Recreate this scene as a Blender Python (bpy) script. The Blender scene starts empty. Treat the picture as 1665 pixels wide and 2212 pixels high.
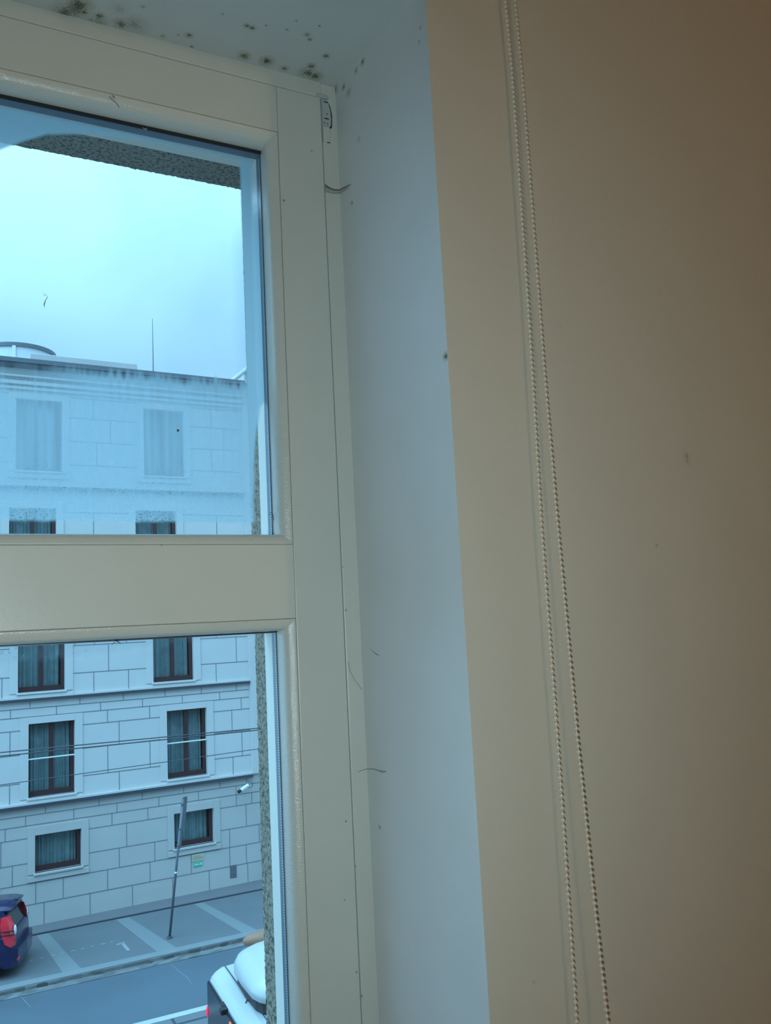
import bpy, bmesh, math, random
from mathutils import Vector, Matrix, noise
random.seed(7)
sc = bpy.context.scene
C = sc.collection
PI = math.pi

# ------------------------------------------------------------------ camera
YAW, PITCH, ROLL = 0.4791006, 0.1330820, -0.0518478
f = Vector((math.sin(YAW)*math.cos(PITCH), math.cos(YAW)*math.cos(PITCH), math.sin(PITCH)))
r0 = Vector((math.cos(YAW), -math.sin(YAW), 0)); u0 = r0.cross(f)
r = r0*math.cos(ROLL) + u0*math.sin(ROLL); u = -r0*math.sin(ROLL) + u0*math.cos(ROLL)
cd = bpy.data.cameras.new('camera'); cam = bpy.data.objects.new('camera', cd); C.objects.link(cam)
cam.matrix_world = Matrix(((r.x, u.x, -f.x, 0), (r.y, u.y, -f.y, 0), (r.z, u.z, -f.z, 0), (0, 0, 0, 1)))
cd.sensor_fit = 'HORIZONTAL'; cd.sensor_width = 36; cd.lens = 36*1.101992
cd.clip_start = 0.01; cd.clip_end = 500
sc.camera = cam

# ------------------------------------------------------------------ sky, lights, exposure
SKY_STRENGTH = 1.0
w = bpy.data.worlds.new('overcast_sky'); sc.world = w; w.use_nodes = True
nt = w.node_tree; nt.nodes.clear()
def N(nt, t, **k):
    n = nt.nodes.new(t)
    for a, b in k.items():
        if a == 'v':
            for i, x in b.items(): n.inputs[i].default_value = x
        else: setattr(n, a, b)
    return n
out = N(nt, 'ShaderNodeOutputWorld'); bg = N(nt, 'ShaderNodeBackground')
tc = N(nt, 'ShaderNodeTexCoord'); sep = N(nt, 'ShaderNodeSeparateXYZ')
nt.links.new(tc.outputs['Generated'], sep.inputs[0])
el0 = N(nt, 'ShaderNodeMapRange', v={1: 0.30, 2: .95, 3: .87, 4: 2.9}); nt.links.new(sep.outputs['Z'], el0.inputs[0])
azl = N(nt, 'ShaderNodeMapRange', v={1: .05, 2: -.8, 3: 1.0, 4: 2.6}); nt.links.new(sep.outputs['X'], azl.inputs[0])   # boost added to the unseen left sky, brightens the window reveals
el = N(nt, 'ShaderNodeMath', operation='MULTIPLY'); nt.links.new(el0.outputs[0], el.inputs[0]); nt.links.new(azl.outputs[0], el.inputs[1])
no = N(nt, 'ShaderNodeTexNoise', v={'Scale': 3.6, 'Detail': 4.0, 'Roughness': .5, 'Distortion': .4}); nt.links.new(tc.outputs['Generated'], no.inputs['Vector'])
cr = N(nt, 'ShaderNodeValToRGB'); nt.links.new(no.outputs['Fac'], cr.inputs[0])
cr.color_ramp.elements[0].position = .36; cr.color_ramp.elements[0].color = (.38, .80, 1.22, 1)
cr.color_ramp.elements[1].position = .66; cr.color_ramp.elements[1].color = (.48, .97, 1.36, 1)
mu = N(nt, 'ShaderNodeVectorMath', operation='MULTIPLY'); nt.links.new(cr.outputs[0], mu.inputs[0])
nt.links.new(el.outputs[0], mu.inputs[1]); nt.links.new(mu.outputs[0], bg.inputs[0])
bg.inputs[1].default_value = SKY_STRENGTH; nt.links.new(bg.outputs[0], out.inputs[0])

def light(name, kind, loc, energy, color, size, rot=None):
    d = bpy.data.lights.new(name, kind); o = bpy.data.objects.new(name, d); C.objects.link(o)
    o.location = loc; d.energy = energy; d.color = color
    if kind == 'AREA': d.size = size
    else: d.shadow_soft_size = size
    if rot: o.rotation_euler = rot
    return o
# the phone's small torch, low beside the lens; the warm lamp of the room up to the right
torch = light('phone_torch', 'SPOT', (-.085, -.01, -.095), 18.5, (.61, .86, .96), .006)
torch.rotation_euler = Vector((0.3605, 0.9146, 0.1833)).to_track_quat('-Z', 'Y').to_euler()
torch.data.spot_size = math.radians(116); torch.data.spot_blend = 1.0
light('warm_room_lamp', 'POINT', (2.10, -2.30, .80), 19.5, (1.0, .76, .49), .07)

sc.view_settings.view_transform = 'Standard'; sc.view_settings.look = 'None'
sc.view_settings.exposure = 0; sc.view_settings.gamma = 1; sc.view_settings.use_curve_mapping = False
sc.cycles.use_denoising = True
sc.cycles.transparent_max_bounces = 16
sc.cycles.max_bounces = 10; sc.cycles.diffuse_bounces = 5
sc.cycles.sample_clamp_indirect = 6

# ------------------------------------------------------------------ helpers
def mesh(name, bm, mats, parent=None, smooth=False, **props):
    me = bpy.data.meshes.new(name); bmesh.ops.recalc_face_normals(bm, faces=bm.faces); bm.to_mesh(me); bm.free()
    if not isinstance(mats, (list, tuple)): mats = [mats]
    for m in mats: me.materials.append(m)
    if smooth:
        for p in me.polygons: p.use_smooth = True
    o = bpy.data.objects.new(name, me); C.objects.link(o)
    if parent: o.parent = parent
    for k, v in props.items(): o[k] = v
    return o
def empty(name, loc=(0, 0, 0), rot=(0, 0, 0), **props):
    o = bpy.data.objects.new(name, None); C.objects.link(o); o.location = loc; o.rotation_euler = rot
    o.empty_display_size = .1
    for k, v in props.items(): o[k] = v
    return o
def box(bm, x0, x1, y0, y1, z0, z1, mi=0, bev=0):
    vs = [bm.verts.new(p) for p in ((x0, y0, z0), (x1, y0, z0), (x1, y1, z0), (x0, y1, z0), (x0, y0, z1), (x1, y0, z1), (x1, y1, z1), (x0, y1, z1))]
    fs = [bm.faces.new([vs[i] for i in q]) for q in ((0, 1, 5, 4), (1, 2, 6, 5), (2, 3, 7, 6), (3, 0, 4, 7), (4, 5, 6, 7), (3, 2, 1, 0))]
    for q in fs: q.material_index = mi
    if bev:
        es = list({e for q in fs for e in q.edges})
        bmesh.ops.bevel(bm, geom=es, offset=bev, segments=2, affect='EDGES', profile=.5)
    return fs
def prism(bm, pts, z0, z1, mats=None):
    """vertical prism over a plan polygon; mats: material index per side, then bottom, top"""
    a = [bm.verts.new((x, y, z0)) for x, y in pts]; b = [bm.verts.new((x, y, z1)) for x, y in pts]
    n = len(pts); fs = [bm.faces.new((a[i], a[(i+1) % n], b[(i+1) % n], b[i])) for i in range(n)]
    fs += [bm.faces.new(a[::-1]), bm.faces.new(b)]
    if mats:
        for q, m in zip(fs, mats): q.material_index = m
    return fs
def tube(bm, pts, rad, seg=8):
    """tube through points, rad a number or list"""
    pts = [Vector(p) for p in pts]; rings = []
    for i, p in enumerate(pts):
        t = (pts[min(i+1, len(pts)-1)] - pts[max(i-1, 0)]).normalized()
        a = t.cross(Vector((0, 0, 1)))
        if a.length < .05: a = t.cross(Vector((1, 0, 0)))
        a.normalize(); b = t.cross(a); rr = rad[i] if isinstance(rad, (list, tuple)) else rad
        rings.append([bm.verts.new(p + (a*math.cos(k*2*PI/seg) + b*math.sin(k*2*PI/seg))*rr) for k in range(seg)])
    for A, B in zip(rings, rings[1:]):
        for k in range(seg): bm.faces.new((A[k], A[(k+1) % seg], B[(k+1) % seg], B[k]))
    bm.faces.new(rings[0][::-1]); bm.faces.new(rings[-1])
def loft(bm, rings, mi=0, cap=True):
    R = [[bm.verts.new(p) for p in ring] for ring in rings]; fs = []
    n = len(R[0])
    for A, B in zip(R, R[1:]):
        for k in range(n): fs.append(bm.faces.new((A[k], A[(k+1) % n], B[(k+1) % n], B[k])))
    if cap: fs += [bm.faces.new(R[0][::-1]), bm.faces.new(R[-1])]
    for q in fs: q.material_index = mi
    return fs

# ------------------------------------------------------------------ materials
def mat(name, col, rough=.6, metal=0, var=.06, vscale=6, bump=0, bscale=80, spec=.5, coat=0, emit=None):
    m = bpy.data.materials.new(name); m.use_nodes = True; nt = m.node_tree
    p = nt.nodes['Principled BSDF']; p.inputs['Roughness'].default_value = rough; p.inputs['Metallic'].default_value = metal
    p.inputs['Specular IOR Level'].default_value = spec; p.inputs['Coat Weight'].default_value = coat
    geo = N(nt, 'ShaderNodeTexCoord')
    n = N(nt, 'ShaderNodeTexNoise', v={'Scale': vscale, 'Detail': 5.0}); nt.links.new(geo.outputs['Object'], n.inputs['Vector'])
    mx = N(nt, 'ShaderNodeMix', data_type='RGBA')
    mx.inputs[6].default_value = (*[c*(1-var) for c in col], 1); mx.inputs[7].default_value = (*[min(1, c*(1+var)) for c in col], 1)
    nt.links.new(n.outputs['Fac'], mx.inputs[0]); nt.links.new(mx.outputs[2], p.inputs['Base Color'])
    m['col'] = mx.name
    if bump:
        b = N(nt, 'ShaderNodeTexNoise', v={'Scale': bscale, 'Detail': 6.0}); nt.links.new(geo.outputs['Object'], b.inputs['Vector'])
        bu = N(nt, 'ShaderNodeBump', v={'Strength': bump, 'Distance': .002}); nt.links.new(b.outputs['Fac'], bu.inputs['Height'])
        nt.links.new(bu.outputs[0], p.inputs['Normal'])
    if emit:
        p.inputs['Emission Color'].default_value = (*emit[0], 1); p.inputs['Emission Strength'].default_value = emit[1]
    return m
def spots(m, lst, dark=(.08, .085, .06), halo=(.30, .31, .20), scale=700, hs=.8):
    """dirt / mildew marks of their own shape: lst of (x, y, z, radius, strength)"""
    nt = m.node_tree; mx = nt.nodes[m['col']]; p = nt.nodes['Principled BSDF']
    g = N(nt, 'ShaderNodeNewGeometry')
    wob = N(nt, 'ShaderNodeTexNoise', v={'Scale': scale, 'Detail': 4.0}); nt.links.new(g.outputs['Position'], wob.inputs['Vector'])
    acc = None; hal = None
    for x, y, z, rad, s in lst:
        d = N(nt, 'ShaderNodeVectorMath', operation='DISTANCE'); nt.links.new(g.outputs['Position'], d.inputs[0]); d.inputs[1].default_value = (x, y, z)
        k = N(nt, 'ShaderNodeMath', operation='MULTIPLY_ADD'); nt.links.new(d.outputs['Value'], k.inputs[0]); k.inputs[1].default_value = -1/rad; k.inputs[2].default_value = 1.0
        a = N(nt, 'ShaderNodeMath', operation='MULTIPLY_ADD'); nt.links.new(wob.outputs['Fac'], a.inputs[0]); a.inputs[1].default_value = 1.8
        a.inputs[2].default_value = -.9; s1 = N(nt, 'ShaderNodeMath', operation='ADD'); nt.links.new(k.outputs[0], s1.inputs[0]); nt.links.new(a.outputs[0], s1.inputs[1])
        mr = N(nt, 'ShaderNodeMapRange', v={1: .30, 2: .75, 3: 0, 4: s}); nt.links.new(s1.outputs[0], mr.inputs[0])
        mh = N(nt, 'ShaderNodeMapRange', v={1: -.75, 2: .45, 3: 0, 4: s*hs}); nt.links.new(s1.outputs[0], mh.inputs[0])
        if acc is None: acc, hal = mr, mh
        else:
            q = N(nt, 'ShaderNodeMath', operation='MAXIMUM'); nt.links.new(acc.outputs[0], q.inputs[0]); nt.links.new(mr.outputs[0], q.inputs[1]); acc = q
            q = N(nt, 'ShaderNodeMath', operation='MAXIMUM'); nt.links.new(hal.outputs[0], q.inputs[0]); nt.links.new(mh.outputs[0], q.inputs[1]); hal = q
    m1 = N(nt, 'ShaderNodeMix', data_type='RGBA'); nt.links.new(hal.outputs[0], m1.inputs[0]); nt.links.new(mx.outputs[2], m1.inputs[6]); m1.inputs[7].default_value = (*halo, 1)
    m2 = N(nt, 'ShaderNodeMix', data_type='RGBA'); nt.links.new(acc.outputs[0], m2.inputs[0]); nt.links.new(m1.outputs[2], m2.inputs[6]); m2.inputs[7].default_value = (*dark, 1)
    nt.links.new(m2.outputs[2], p.inputs['Base Color'])
    return m

M = {}
M['cream'] = spots(mat('cream_wall_paint', (.66, .60, .49), .55, var=.03, vscale=9, bump=.12, bscale=140),
    [(.7361, .735, .0769, .0022, .8), (.7993, .735, .186, .0055, .4), (.7997, .735, .1795, .0045, .35), (.7815, .735, .394, .003, .12), (.80, .735, .476, .003, .1), (.5192, .735, -.355, .0016, .4), (.62, .735, .33, .002, .2)], halo=(.5, .45, .34))
M['reveal'] = spots(mat('white_reveal_paint', (.68, .68, .66), .5, var=.05, vscale=14, bump=.18, bscale=60),
    [(x, y, z, rr, s) for x, y, z, rr, s in [(.4528, .8705, .7017, .004, .9), (.4461, .941, .7063, .006, .8), (.4483, .919, .6971, .0038, .8), (.4494, .9071, .6827, .006, .35),
     (.4489, .9124, .5339, .0028, .6), (.4512, .8883, .6079, .004, .25), (.4513, .8866, .7004, .004, .5), (.4484, .9186, -.2302, .0024, .6), (.4638, .7511, .6509, .0024, .4), (.4649, .7385, .2791, .004, 1), (.4642, .7469, .6652, .0024, .4)]])
SOF = [(.1093, .9370, .0080), (.1176, .9279, .0103), (.1216, .9199, .0085), (.1287, .9287, .0031), (.1454, .9280, .0037), (.1128, .9380, .0042), (.1469, .9375, .0070), (.1374, .9380, .0053),
 (.1702, .9313, .0053), (.1840, .9262, .0085), (.1871, .8939, .0016), (.1640, .9079, .0062), (.2464, .9192, .0034), (.2545, .9379, .0018), (.3046, .8770, .0028), (.3111, .8777, .0032), (.3253, .8673, .0014),
 (.3504, .8643, .0014), (.3754, .8631, .0033), (.3816, .8694, .0022), (.3834, .8432, .0013), (.3179, .9294, .0055), (.3468, .9276, .0062), (.3721, .9324, .0038), (.4032, .9292, .0080), (.4139, .9318, .0068),
 (.4019, .9149, .0044), (.4116, .8896, .0033), (.3551, .8461, .0016), (.2726, .8692, .0016), (.2187, .9327, .0030), (.2347, .9233, .0014)]
SSTR = [.75, .6, .9, .95, .8, .6, .35, .35, .8, .4, .6, .2, .95, .8, .9, .9, .8, .8, .6, .8, .9, .9, 1, .8, .8, .95, .95, .95, .5, .5, .45, .5]
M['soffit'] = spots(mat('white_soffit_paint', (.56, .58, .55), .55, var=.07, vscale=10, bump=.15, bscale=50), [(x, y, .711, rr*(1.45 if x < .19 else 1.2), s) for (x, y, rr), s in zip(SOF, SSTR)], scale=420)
FRM = [(.3680, .941, .5355, .0024), (.2090, .941, .1011, .0016), (.1622, .941, .6209, .0019), (.1663, .941, .6138, .0019), (.2060, .941, .6168, .0017), (.4088, .941, .6113, .0015), (.4263, .941, .0734, .0012),
 (.4281, .941, .0213, .0015), (.4160, .941, -.2226, .0015), (.4258, .941, -.2748, .0014), (.4100, .941, -.3087, .0014), (.4211, .941, -.3891, .0016), (.4255, .941, -.4164, .0022), (.3420, .945, .1987, .0014), (.3566, .941, .0336, .0010), (.2712, .941, .1104, .0018)]
M['frame'] = spots(mat('old_white_gloss_paint', (.67, .65, .57), .34, var=.04, vscale=18, bump=.10, bscale=120, spec=.5), [(x, y, z, rr, .9) for x, y, z, rr in FRM], halo=(.4, .38, .28), hs=.2)
M['bead'] = mat('white_glazing_bead_paint', (.67, .65, .57), .22, var=.03, vscale=25, bump=.30, bscale=500, coat=.5)
M['bead'].node_tree.nodes['Principled BSDF'].inputs['Coat Roughness'].default_value = .08
M['bead'].node_tree.links.new([n for n in M['bead'].node_tree.nodes if n.type == 'BUMP'][0].outputs[0], M['bead'].node_tree.nodes['Principled BSDF'].inputs['Coat Normal'])
M['grey'] = mat('grey_hinge_plastic', (.50, .52, .49), .45, var=.08, vscale=120, bump=.2, bscale=200)
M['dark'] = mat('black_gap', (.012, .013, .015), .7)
M['spacershade'] = mat('black_spacer_shade', (.012, .014, .02), .5)  # black that stands for the spacer lying in shadow
M['plastic'] = mat('ivory_bead_plastic', (.80, .72, .58), .3, var=.03)
M['room'] = mat('cream_room_paint', (.62, .55, .45), .8)
M['wood'] = mat('brown_floor_boards', (.22, .13, .07), .5, var=.3, vscale=3)
M['stone'] = mat('pale_limestone', (.57, .56, .54), .75, var=.06, vscale=1.4, bump=.3, bscale=12)
M['stone_lo'] = mat('darker_limestone', (.48, .46, .44), .8, var=.08, vscale=1.1, bump=.3, bscale=12)  # darker tone than the limestone of the upper storeys
M['joint'] = mat('dark_mortar', (.20, .21, .23), .9)
M['ledge'] = mat('dark_lead_flashing', (.055, .06, .075), .5)
M['brown'] = mat('dark_brown_window_wood', (.050, .022, .024), .45, var=.2, vscale=8)
M['curtain'] = mat('grey_green_curtain', (.22, .34, .36), .8, var=.35, vscale=5)
M['white'] = mat('white_bar_paint', (.75, .75, .75), .4)
M['drum'] = mat('pale_translucent_drum', (.62, .66, .68), .5)
M['roofgrey'] = mat('grey_zinc_roof', (.10, .12, .14), .5)
M['asphalt'] = mat('worn_asphalt', (.085, .115, .14), .75, var=.22, vscale=.55, bump=.4, bscale=30)
M['pave'] = mat('grey_paving', (.13, .145, .155), .85, var=.10, vscale=1.6, bump=.4, bscale=25)
M['stripe'] = mat('pale_sett_stripe', (.19, .215, .22), .85, var=.08, vscale=7)
M['kerb'] = mat('pale_kerb_stone', (.20, .225, .23), .8, var=.1, vscale=4)
M['walk'] = mat('pinkish_kerb_walk', (.15, .15, .16), .8, var=.12, vscale=3)
M['paint'] = mat('worn_white_road_paint', (.27, .30, .31), .7, var=.2, vscale=12)
M['white_kerb'] = mat('whitish_kerb_stone', (.40, .43, .44), .7, var=.15, vscale=5)
M['crack'] = mat('tar_crack', (.17, .20, .21), .8)
M['steel'] = mat('galvanised_steel', (.13, .145, .17), .45, metal=.3, var=.2, vscale=20)
M['blue'] = mat('dark_blue_car_paint', (.006, .009, .055), .3, coat=.4)
M['carglass'] = mat('dark_car_glass', (.012, .016, .02), .08)
M['tyre'] = mat('black_tyre', (.015, .015, .017), .8)
M['rim'] = mat('alloy_rim', (.3, .3, .32), .35, metal=.7)
M['red'] = mat('red_lamp_lens', (.75, .02, .04), .2, coat=.5)
M['clear'] = mat('clear_lamp_lens', (.75, .80, .85), .15)
M['buswhite'] = mat('white_bus_paint', (.44, .46, .46), .35, var=.03, vscale=2, coat=.3)
M['busglass'] = mat('black_bus_glass', (.012, .012, .02), .18)
M['orange'] = mat('orange_led_display', (.5, .10, .03), .5, emit=((1.0, .22, .07), .8))
M['redlit'] = mat('lit_red_marker_lamp', (.5, .01, .05), .4, emit=((1.0, .03, .13), .8))
M['copper'] = mat('brown_painted_cover', (.26, .13, .075), .5, var=.2, vscale=4)
M['tan'] = mat('sand_plaque', (.52, .50, .34), .6)
M['green'] = mat('green_arrow_sign', (.02, .50, .32), .5)
M['web'] = mat('dusty_cobweb', (.27, .26, .21), .9)
M['webd'] = mat('dusty_cobweb_band', (.40, .38, .31), .9)
M['ventgrey'] = mat('grey_vent_paint', (.12, .13, .15), .6)
M['black'] = mat('black_plastic', (.015, .015, .018), .5)

# cobbled kerb face
def cobble():
    m = mat('granite_setts', (.2, .2, .19), .85); nt = m.node_tree; p = nt.nodes['Principled BSDF']
    t = N(nt, 'ShaderNodeTexCoord'); mp = N(nt, 'ShaderNodeMapping'); mp.inputs['Scale'].default_value = (4, 9, 9)
    v = N(nt, 'ShaderNodeTexVoronoi', v={'Scale': 1.0}); nt.links.new(t.outputs['Object'], mp.inputs[0]); nt.links.new(mp.outputs[0], v.inputs['Vector'])
    c = N(nt, 'ShaderNodeValToRGB'); c.color_ramp.elements[0].color = (.06, .06, .06, 1); c.color_ramp.elements[1].color = (.22, .23, .23, 1)
    nt.links.new(v.outputs['Color'], c.inputs[0]); nt.links.new(c.outputs[0], p.inputs['Base Color']); return m
M['setts'] = cobble()

# pebble-dash: mid grey render with dark pits
def roughcast():
    m = mat('pebbledash_render', (.30, .29, .25), .95); nt = m.node_tree; p = nt.nodes['Principled BSDF']
    t = N(nt, 'ShaderNodeTexCoord')
    n = N(nt, 'ShaderNodeTexNoise', v={'Scale': 210.0, 'Detail': 5.0, 'Roughness': .65}); nt.links.new(t.outputs['Object'], n.inputs['Vector'])
    c = N(nt, 'ShaderNodeValToRGB'); e = c.color_ramp.elements
    e[0].position = .40; e[0].color = (.05, .05, .047, 1); e[1].position = .50; e[1].color = (.25, .225, .17, 1)
    e2 = c.color_ramp.elements.new(.75); e2.color = (.33, .30, .24, 1)
    nt.links.new(n.outputs['Fac'], c.inputs[0]); nt.links.new(c.outputs[0], p.inputs['Base Color'])
    b = N(nt, 'ShaderNodeBump', v={'Strength': .7, 'Distance': .002}); nt.links.new(n.outputs['Fac'], b.inputs['Height']); nt.links.new(b.outputs[0], p.inputs['Normal'])
    return m
M['rough'] = roughcast()

# perforated aluminium spacer of the double glazing
def spacer_mat():
    m = mat('perforated_aluminium', (.30, .33, .38), .35, metal=.8, var=.05); nt = m.node_tree; p = nt.nodes['Principled BSDF']
    g = N(nt, 'ShaderNodeNewGeometry'); s = N(nt, 'ShaderNodeSeparateXYZ'); nt.links.new(g.outputs['Position'], s.inputs[0])
    a = N(nt, 'ShaderNodeMath', operation='MULTIPLY'); nt.links.new(s.outputs['Z'], a.inputs[0]); a.inputs[1].default_value = 330
    fr = N(nt, 'ShaderNodeMath', operation='FRACT'); nt.links.new(a.outputs[0], fr.inputs[0])
    lt = N(nt, 'ShaderNodeMath', operation='LESS_THAN'); nt.links.new(fr.outputs[0], lt.inputs[0]); lt.inputs[1].default_value = .4
    yy = N(nt, 'ShaderNodeMath', operation='COMPARE'); nt.links.new(s.outputs['Y'], yy.inputs[0]); yy.inputs[1].default_value = .9775; yy.inputs[2].default_value = .0011
    mm = N(nt, 'ShaderNodeMath', operation='MULTIPLY'); nt.links.new(lt.outputs[0], mm.inputs[0]); nt.links.new(yy.outputs[0], mm.inputs[1])
    mx = N(nt, 'ShaderNodeMix', data_type='RGBA'); nt.links.new(mm.outputs[0], mx.inputs[0]); mx.inputs[6].default_value = (.17, .21, .26, 1); mx.inputs[7].default_value = (.85, .88, .9, 1); p.inputs['Metallic'].default_value = .35
    nt.links.new(mx.outputs[2], p.inputs['Base Color']); return m
M['spacer'] = spacer_mat()

def glass(name, tint=(.985, .995, .995)):
    m = bpy.data.materials.new(name); m.use_nodes = True; nt = m.node_tree; nt.nodes.clear()
    o = N(nt, 'ShaderNodeOutputMaterial'); t = N(nt, 'ShaderNodeBsdfTransparent'); t.inputs[0].default_value = (*tint, 1)
    gl = N(nt, 'ShaderNodeBsdfGlossy', v={'Roughness': .02}); fr = N(nt, 'ShaderNodeFresnel', v={'IOR': 1.45})
    n = N(nt, 'ShaderNodeTexNoise', v={'Scale': 2.0}); q = N(nt, 'ShaderNodeMath', operation='MULTIPLY_ADD', v={1: .1, 2: .35})
    nt.links.new(n.outputs['Fac'], q.inputs[0]); qq = N(nt, 'ShaderNodeMath', operation='MULTIPLY'); nt.links.new(fr.outputs[0], qq.inputs[0]); nt.links.new(q.outputs[0], qq.inputs[1])
    mx = N(nt, 'ShaderNodeMixShader'); nt.links.new(qq.outputs[0], mx.inputs[0]); nt.links.new(t.outputs[0], mx.inputs[1]); nt.links.new(gl.outputs[0], mx.inputs[2])
    nt.links.new(mx.outputs[0], o.inputs[0]); return m
M['glass'] = glass('window_glass')

def fog_mat(name, streak=True):
    """condensation film: opacity from the vertex layer 'fog', broken by streaks and droplets"""
    m = bpy.data.materials.new(name); m.use_nodes = True; nt = m.node_tree; nt.nodes.clear()
    o = N(nt, 'ShaderNodeOutputMaterial'); t = N(nt, 'ShaderNodeBsdfTransparent')
    tl = N(nt, 'ShaderNodeBsdfTranslucent'); tl.inputs[0].default_value = (.52, .68, .73, 1)
    at = N(nt, 'ShaderNodeAttribute', attribute_name='fog'); at2 = N(nt, 'ShaderNodeAttribute', attribute_name='drops')
    g = N(nt, 'ShaderNodeNewGeometry')
    v = N(nt, 'ShaderNodeTexNoise', v={'Scale': 620.0, 'Detail': 2.0}); nt.links.new(g.outputs['Position'], v.inputs['Vector'])
    dr = N(nt, 'ShaderNodeMapRange', v={1: .60, 2: .66, 3: 0, 4: 1}); nt.links.new(v.outputs['Fac'], dr.inputs[0])
    dm = N(nt, 'ShaderNodeMath', operation='MULTIPLY'); nt.links.new(dr.outputs[0], dm.inputs[0]); nt.links.new(at2.outputs['Fac'], dm.inputs[1])
    inv = N(nt, 'ShaderNodeMath', operation='SUBTRACT'); inv.inputs[0].default_value = 1; nt.links.new(dm.outputs[0], inv.inputs[1])
    fa = N(nt, 'ShaderNodeMath', operation='MULTIPLY'); nt.links.new(at.outputs['Fac'], fa.inputs[0]); nt.links.new(inv.outputs[0], fa.inputs[1])
    mx = N(nt, 'ShaderNodeMixShader'); nt.links.new(fa.outputs[0], mx.inputs[0]); nt.links.new(t.outputs[0], mx.inputs[1]); nt.links.new(tl.outputs[0], mx.inputs[2])
    nt.links.new(mx.outputs[0], o.inputs[0]); return m
M['fog'] = fog_mat('condensation_film')

# ================================================================== THE ROOM
YW, YF, YE = .735, .941, 1.141       # room face, window frame face, outer face of the wall
SO = .711                              # soffit height
ZF, ZC = -1.60, 1.45                  # floor, ceiling
SILL = -.735
XA, XB = .4653, .4463                # arris and inner corner of the right reveal
MIR = -1.03                             # mirror about the meeting stiles: x' = MIR - x
bm = bmesh.new()
# materials: 0 cream, 1 reveal, 2 soffit, 3 pebble-dash
XE = .3785
plan = [(XA, YW), (2.4, YW), (2.4, YE), (XE+.004, YE), (XE+.004, 1.024), (XB, 1.024), (XB, YF)]
prism(bm, plan, ZF, SO, [0, 0, 3, 3, 3, 1, 1, 0, 0])
prism(bm, [(MIR-x, y) for x, y in plan][::-1], ZF, SO, [1, 1, 3, 3, 3, 0, 0, 0, 0][::-1][2:]+[0, 0])
# head over the opening: underside is the soffit
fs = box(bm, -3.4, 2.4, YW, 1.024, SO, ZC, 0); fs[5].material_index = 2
fs = box(bm, -3.4, 2.4, 1.024, YE, .657, ZC, 3)
# under the sill
box(bm, MIR-XB, XB, YW, YE, ZF, SILL-.03, 0)
wall_front = mesh('wall_front', bm, [M['cream'], M['reveal'], M['soffit'], M['rough']], kind='structure')
for pl in wall_front.data.polygons:      # the room-facing faces are cream, the left reveal white
    c, n = pl.center, pl.normal
    if c.x < MIR-.45 and n.y < -.5 and c.y < .74: pl.material_index = 0
    elif MIR-.47 < c.x < MIR-.44 and n.x > .5 and c.y < .95: pl.material_index = 1
    elif c.y > 1.0 and MIR-.5 < c.x < 1 and c.z < SO and n.z > -.5: pl.material_index = 3

def slab(name, *a, m='room'):
    b = bmesh.new(); box(b, *a); return mesh(name, b, M[m], kind='structure')
slab('floor', -3.4, 2.4, -3.2, 1.024, ZF-.1, ZF, m='wood')
slab('ceiling', -3.4, 2.4, -3.2, 1.024, ZC, ZC+.1)
slab('wall_right', 2.4, 2.5, -3.2, YE, ZF-.1, ZC+.1)
slab('wall_left', -3.5, -3.4, -3.2, YE, ZF-.1, ZC+.1)
slab('wall_back', -3.5, 2.5, -3.3, -3.2, ZF-.1, ZC+.1)

# pebble-dashed outer reveal and lintel, really lumpy
def lump(p, s=1.0):
    v = noise.noise(p*230)*.0011 + noise.noise(p*520)*.0007
    k = noise.noise(p*120+Vector((9, 3, 1)))
    return (v + max(0, k-.35)*.004)*s
bm = bmesh.new()
st = .0022
def sheet(bm, P, nu, nv, nrm):
    g = [[None]*(nv+1) for _ in range(nu+1)]
    for i in range(nu+1):
        for j in range(nv+1):
            p, n = P(i/nu, j/nv), nrm(i/nu, j/nv); g[i][j] = bm.verts.new(p + n*lump(p))
    for i in range(nu):
        for j in range(nv): bm.faces.new((g[i][j], g[i+1][j], g[i+1][j+1], g[i][j+1]))
# cross-section across the reveal: in from the frame, round the arris, along the outer face
sec = [(1.0145+i*(YE-1.0165)/46, 0) for i in range(47)]
def secR(t, z):
    L = .117; a = t*(L+.012)
    if a < L: return Vector((XE, 1.022+a, z)), Vector((-1, 0, 0))
    q = (a-L)/.012*PI/2; return Vector((XE+.006-.006*math.cos(q), 1.139+.006*math.sin(q)*.5, z)), Vector((-math.cos(q), math.sin(q), 0))
sheet(bm, lambda a, b: secR(a, -.76+b*(.657+.76))[0], 54, 640, lambda a, b: secR(a, 0)[1])
rc = mesh('pebbledash_reveal', bm, M['rough'], wall_front, smooth=True)
bm = bmesh.new()
def secT(t, x):
    L = .117; a = t*(L+.012)
    if a < L: return Vector((x, 1.022+a, .6525)), Vector((0, 0, -1))
    q = (a-L)/.012*PI/2; return Vector((x, 1.139+.006*math.sin(q)*.5, .6525+.006-.006*math.cos(q))), Vector((0, math.sin(q), -math.cos(q)))
sheet(bm, lambda a, b: secT(a, -.80+b*(XE+.80))[0], 54, 530, lambda a, b: secT(a, 0)[1])
rc2 = mesh('pebbledash_lintel', bm, M['rough'], wall_front, smooth=True)

# rest of the outer wall of our own building
bm = bmesh.new()
box(bm, -16, -3.4, .9, YE, -7.6, 8.5); box(bm, 2.4, 16, .9, YE, -7.6, 8.5)
box(bm, -3.4, 2.4, .9, YE, -7.6, ZF-.1); box(bm, -3.4, 2.4, .9, YE, ZC+.1, 8.5)
mesh('wall_outside', bm, M['rough'], kind='structure')

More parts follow.
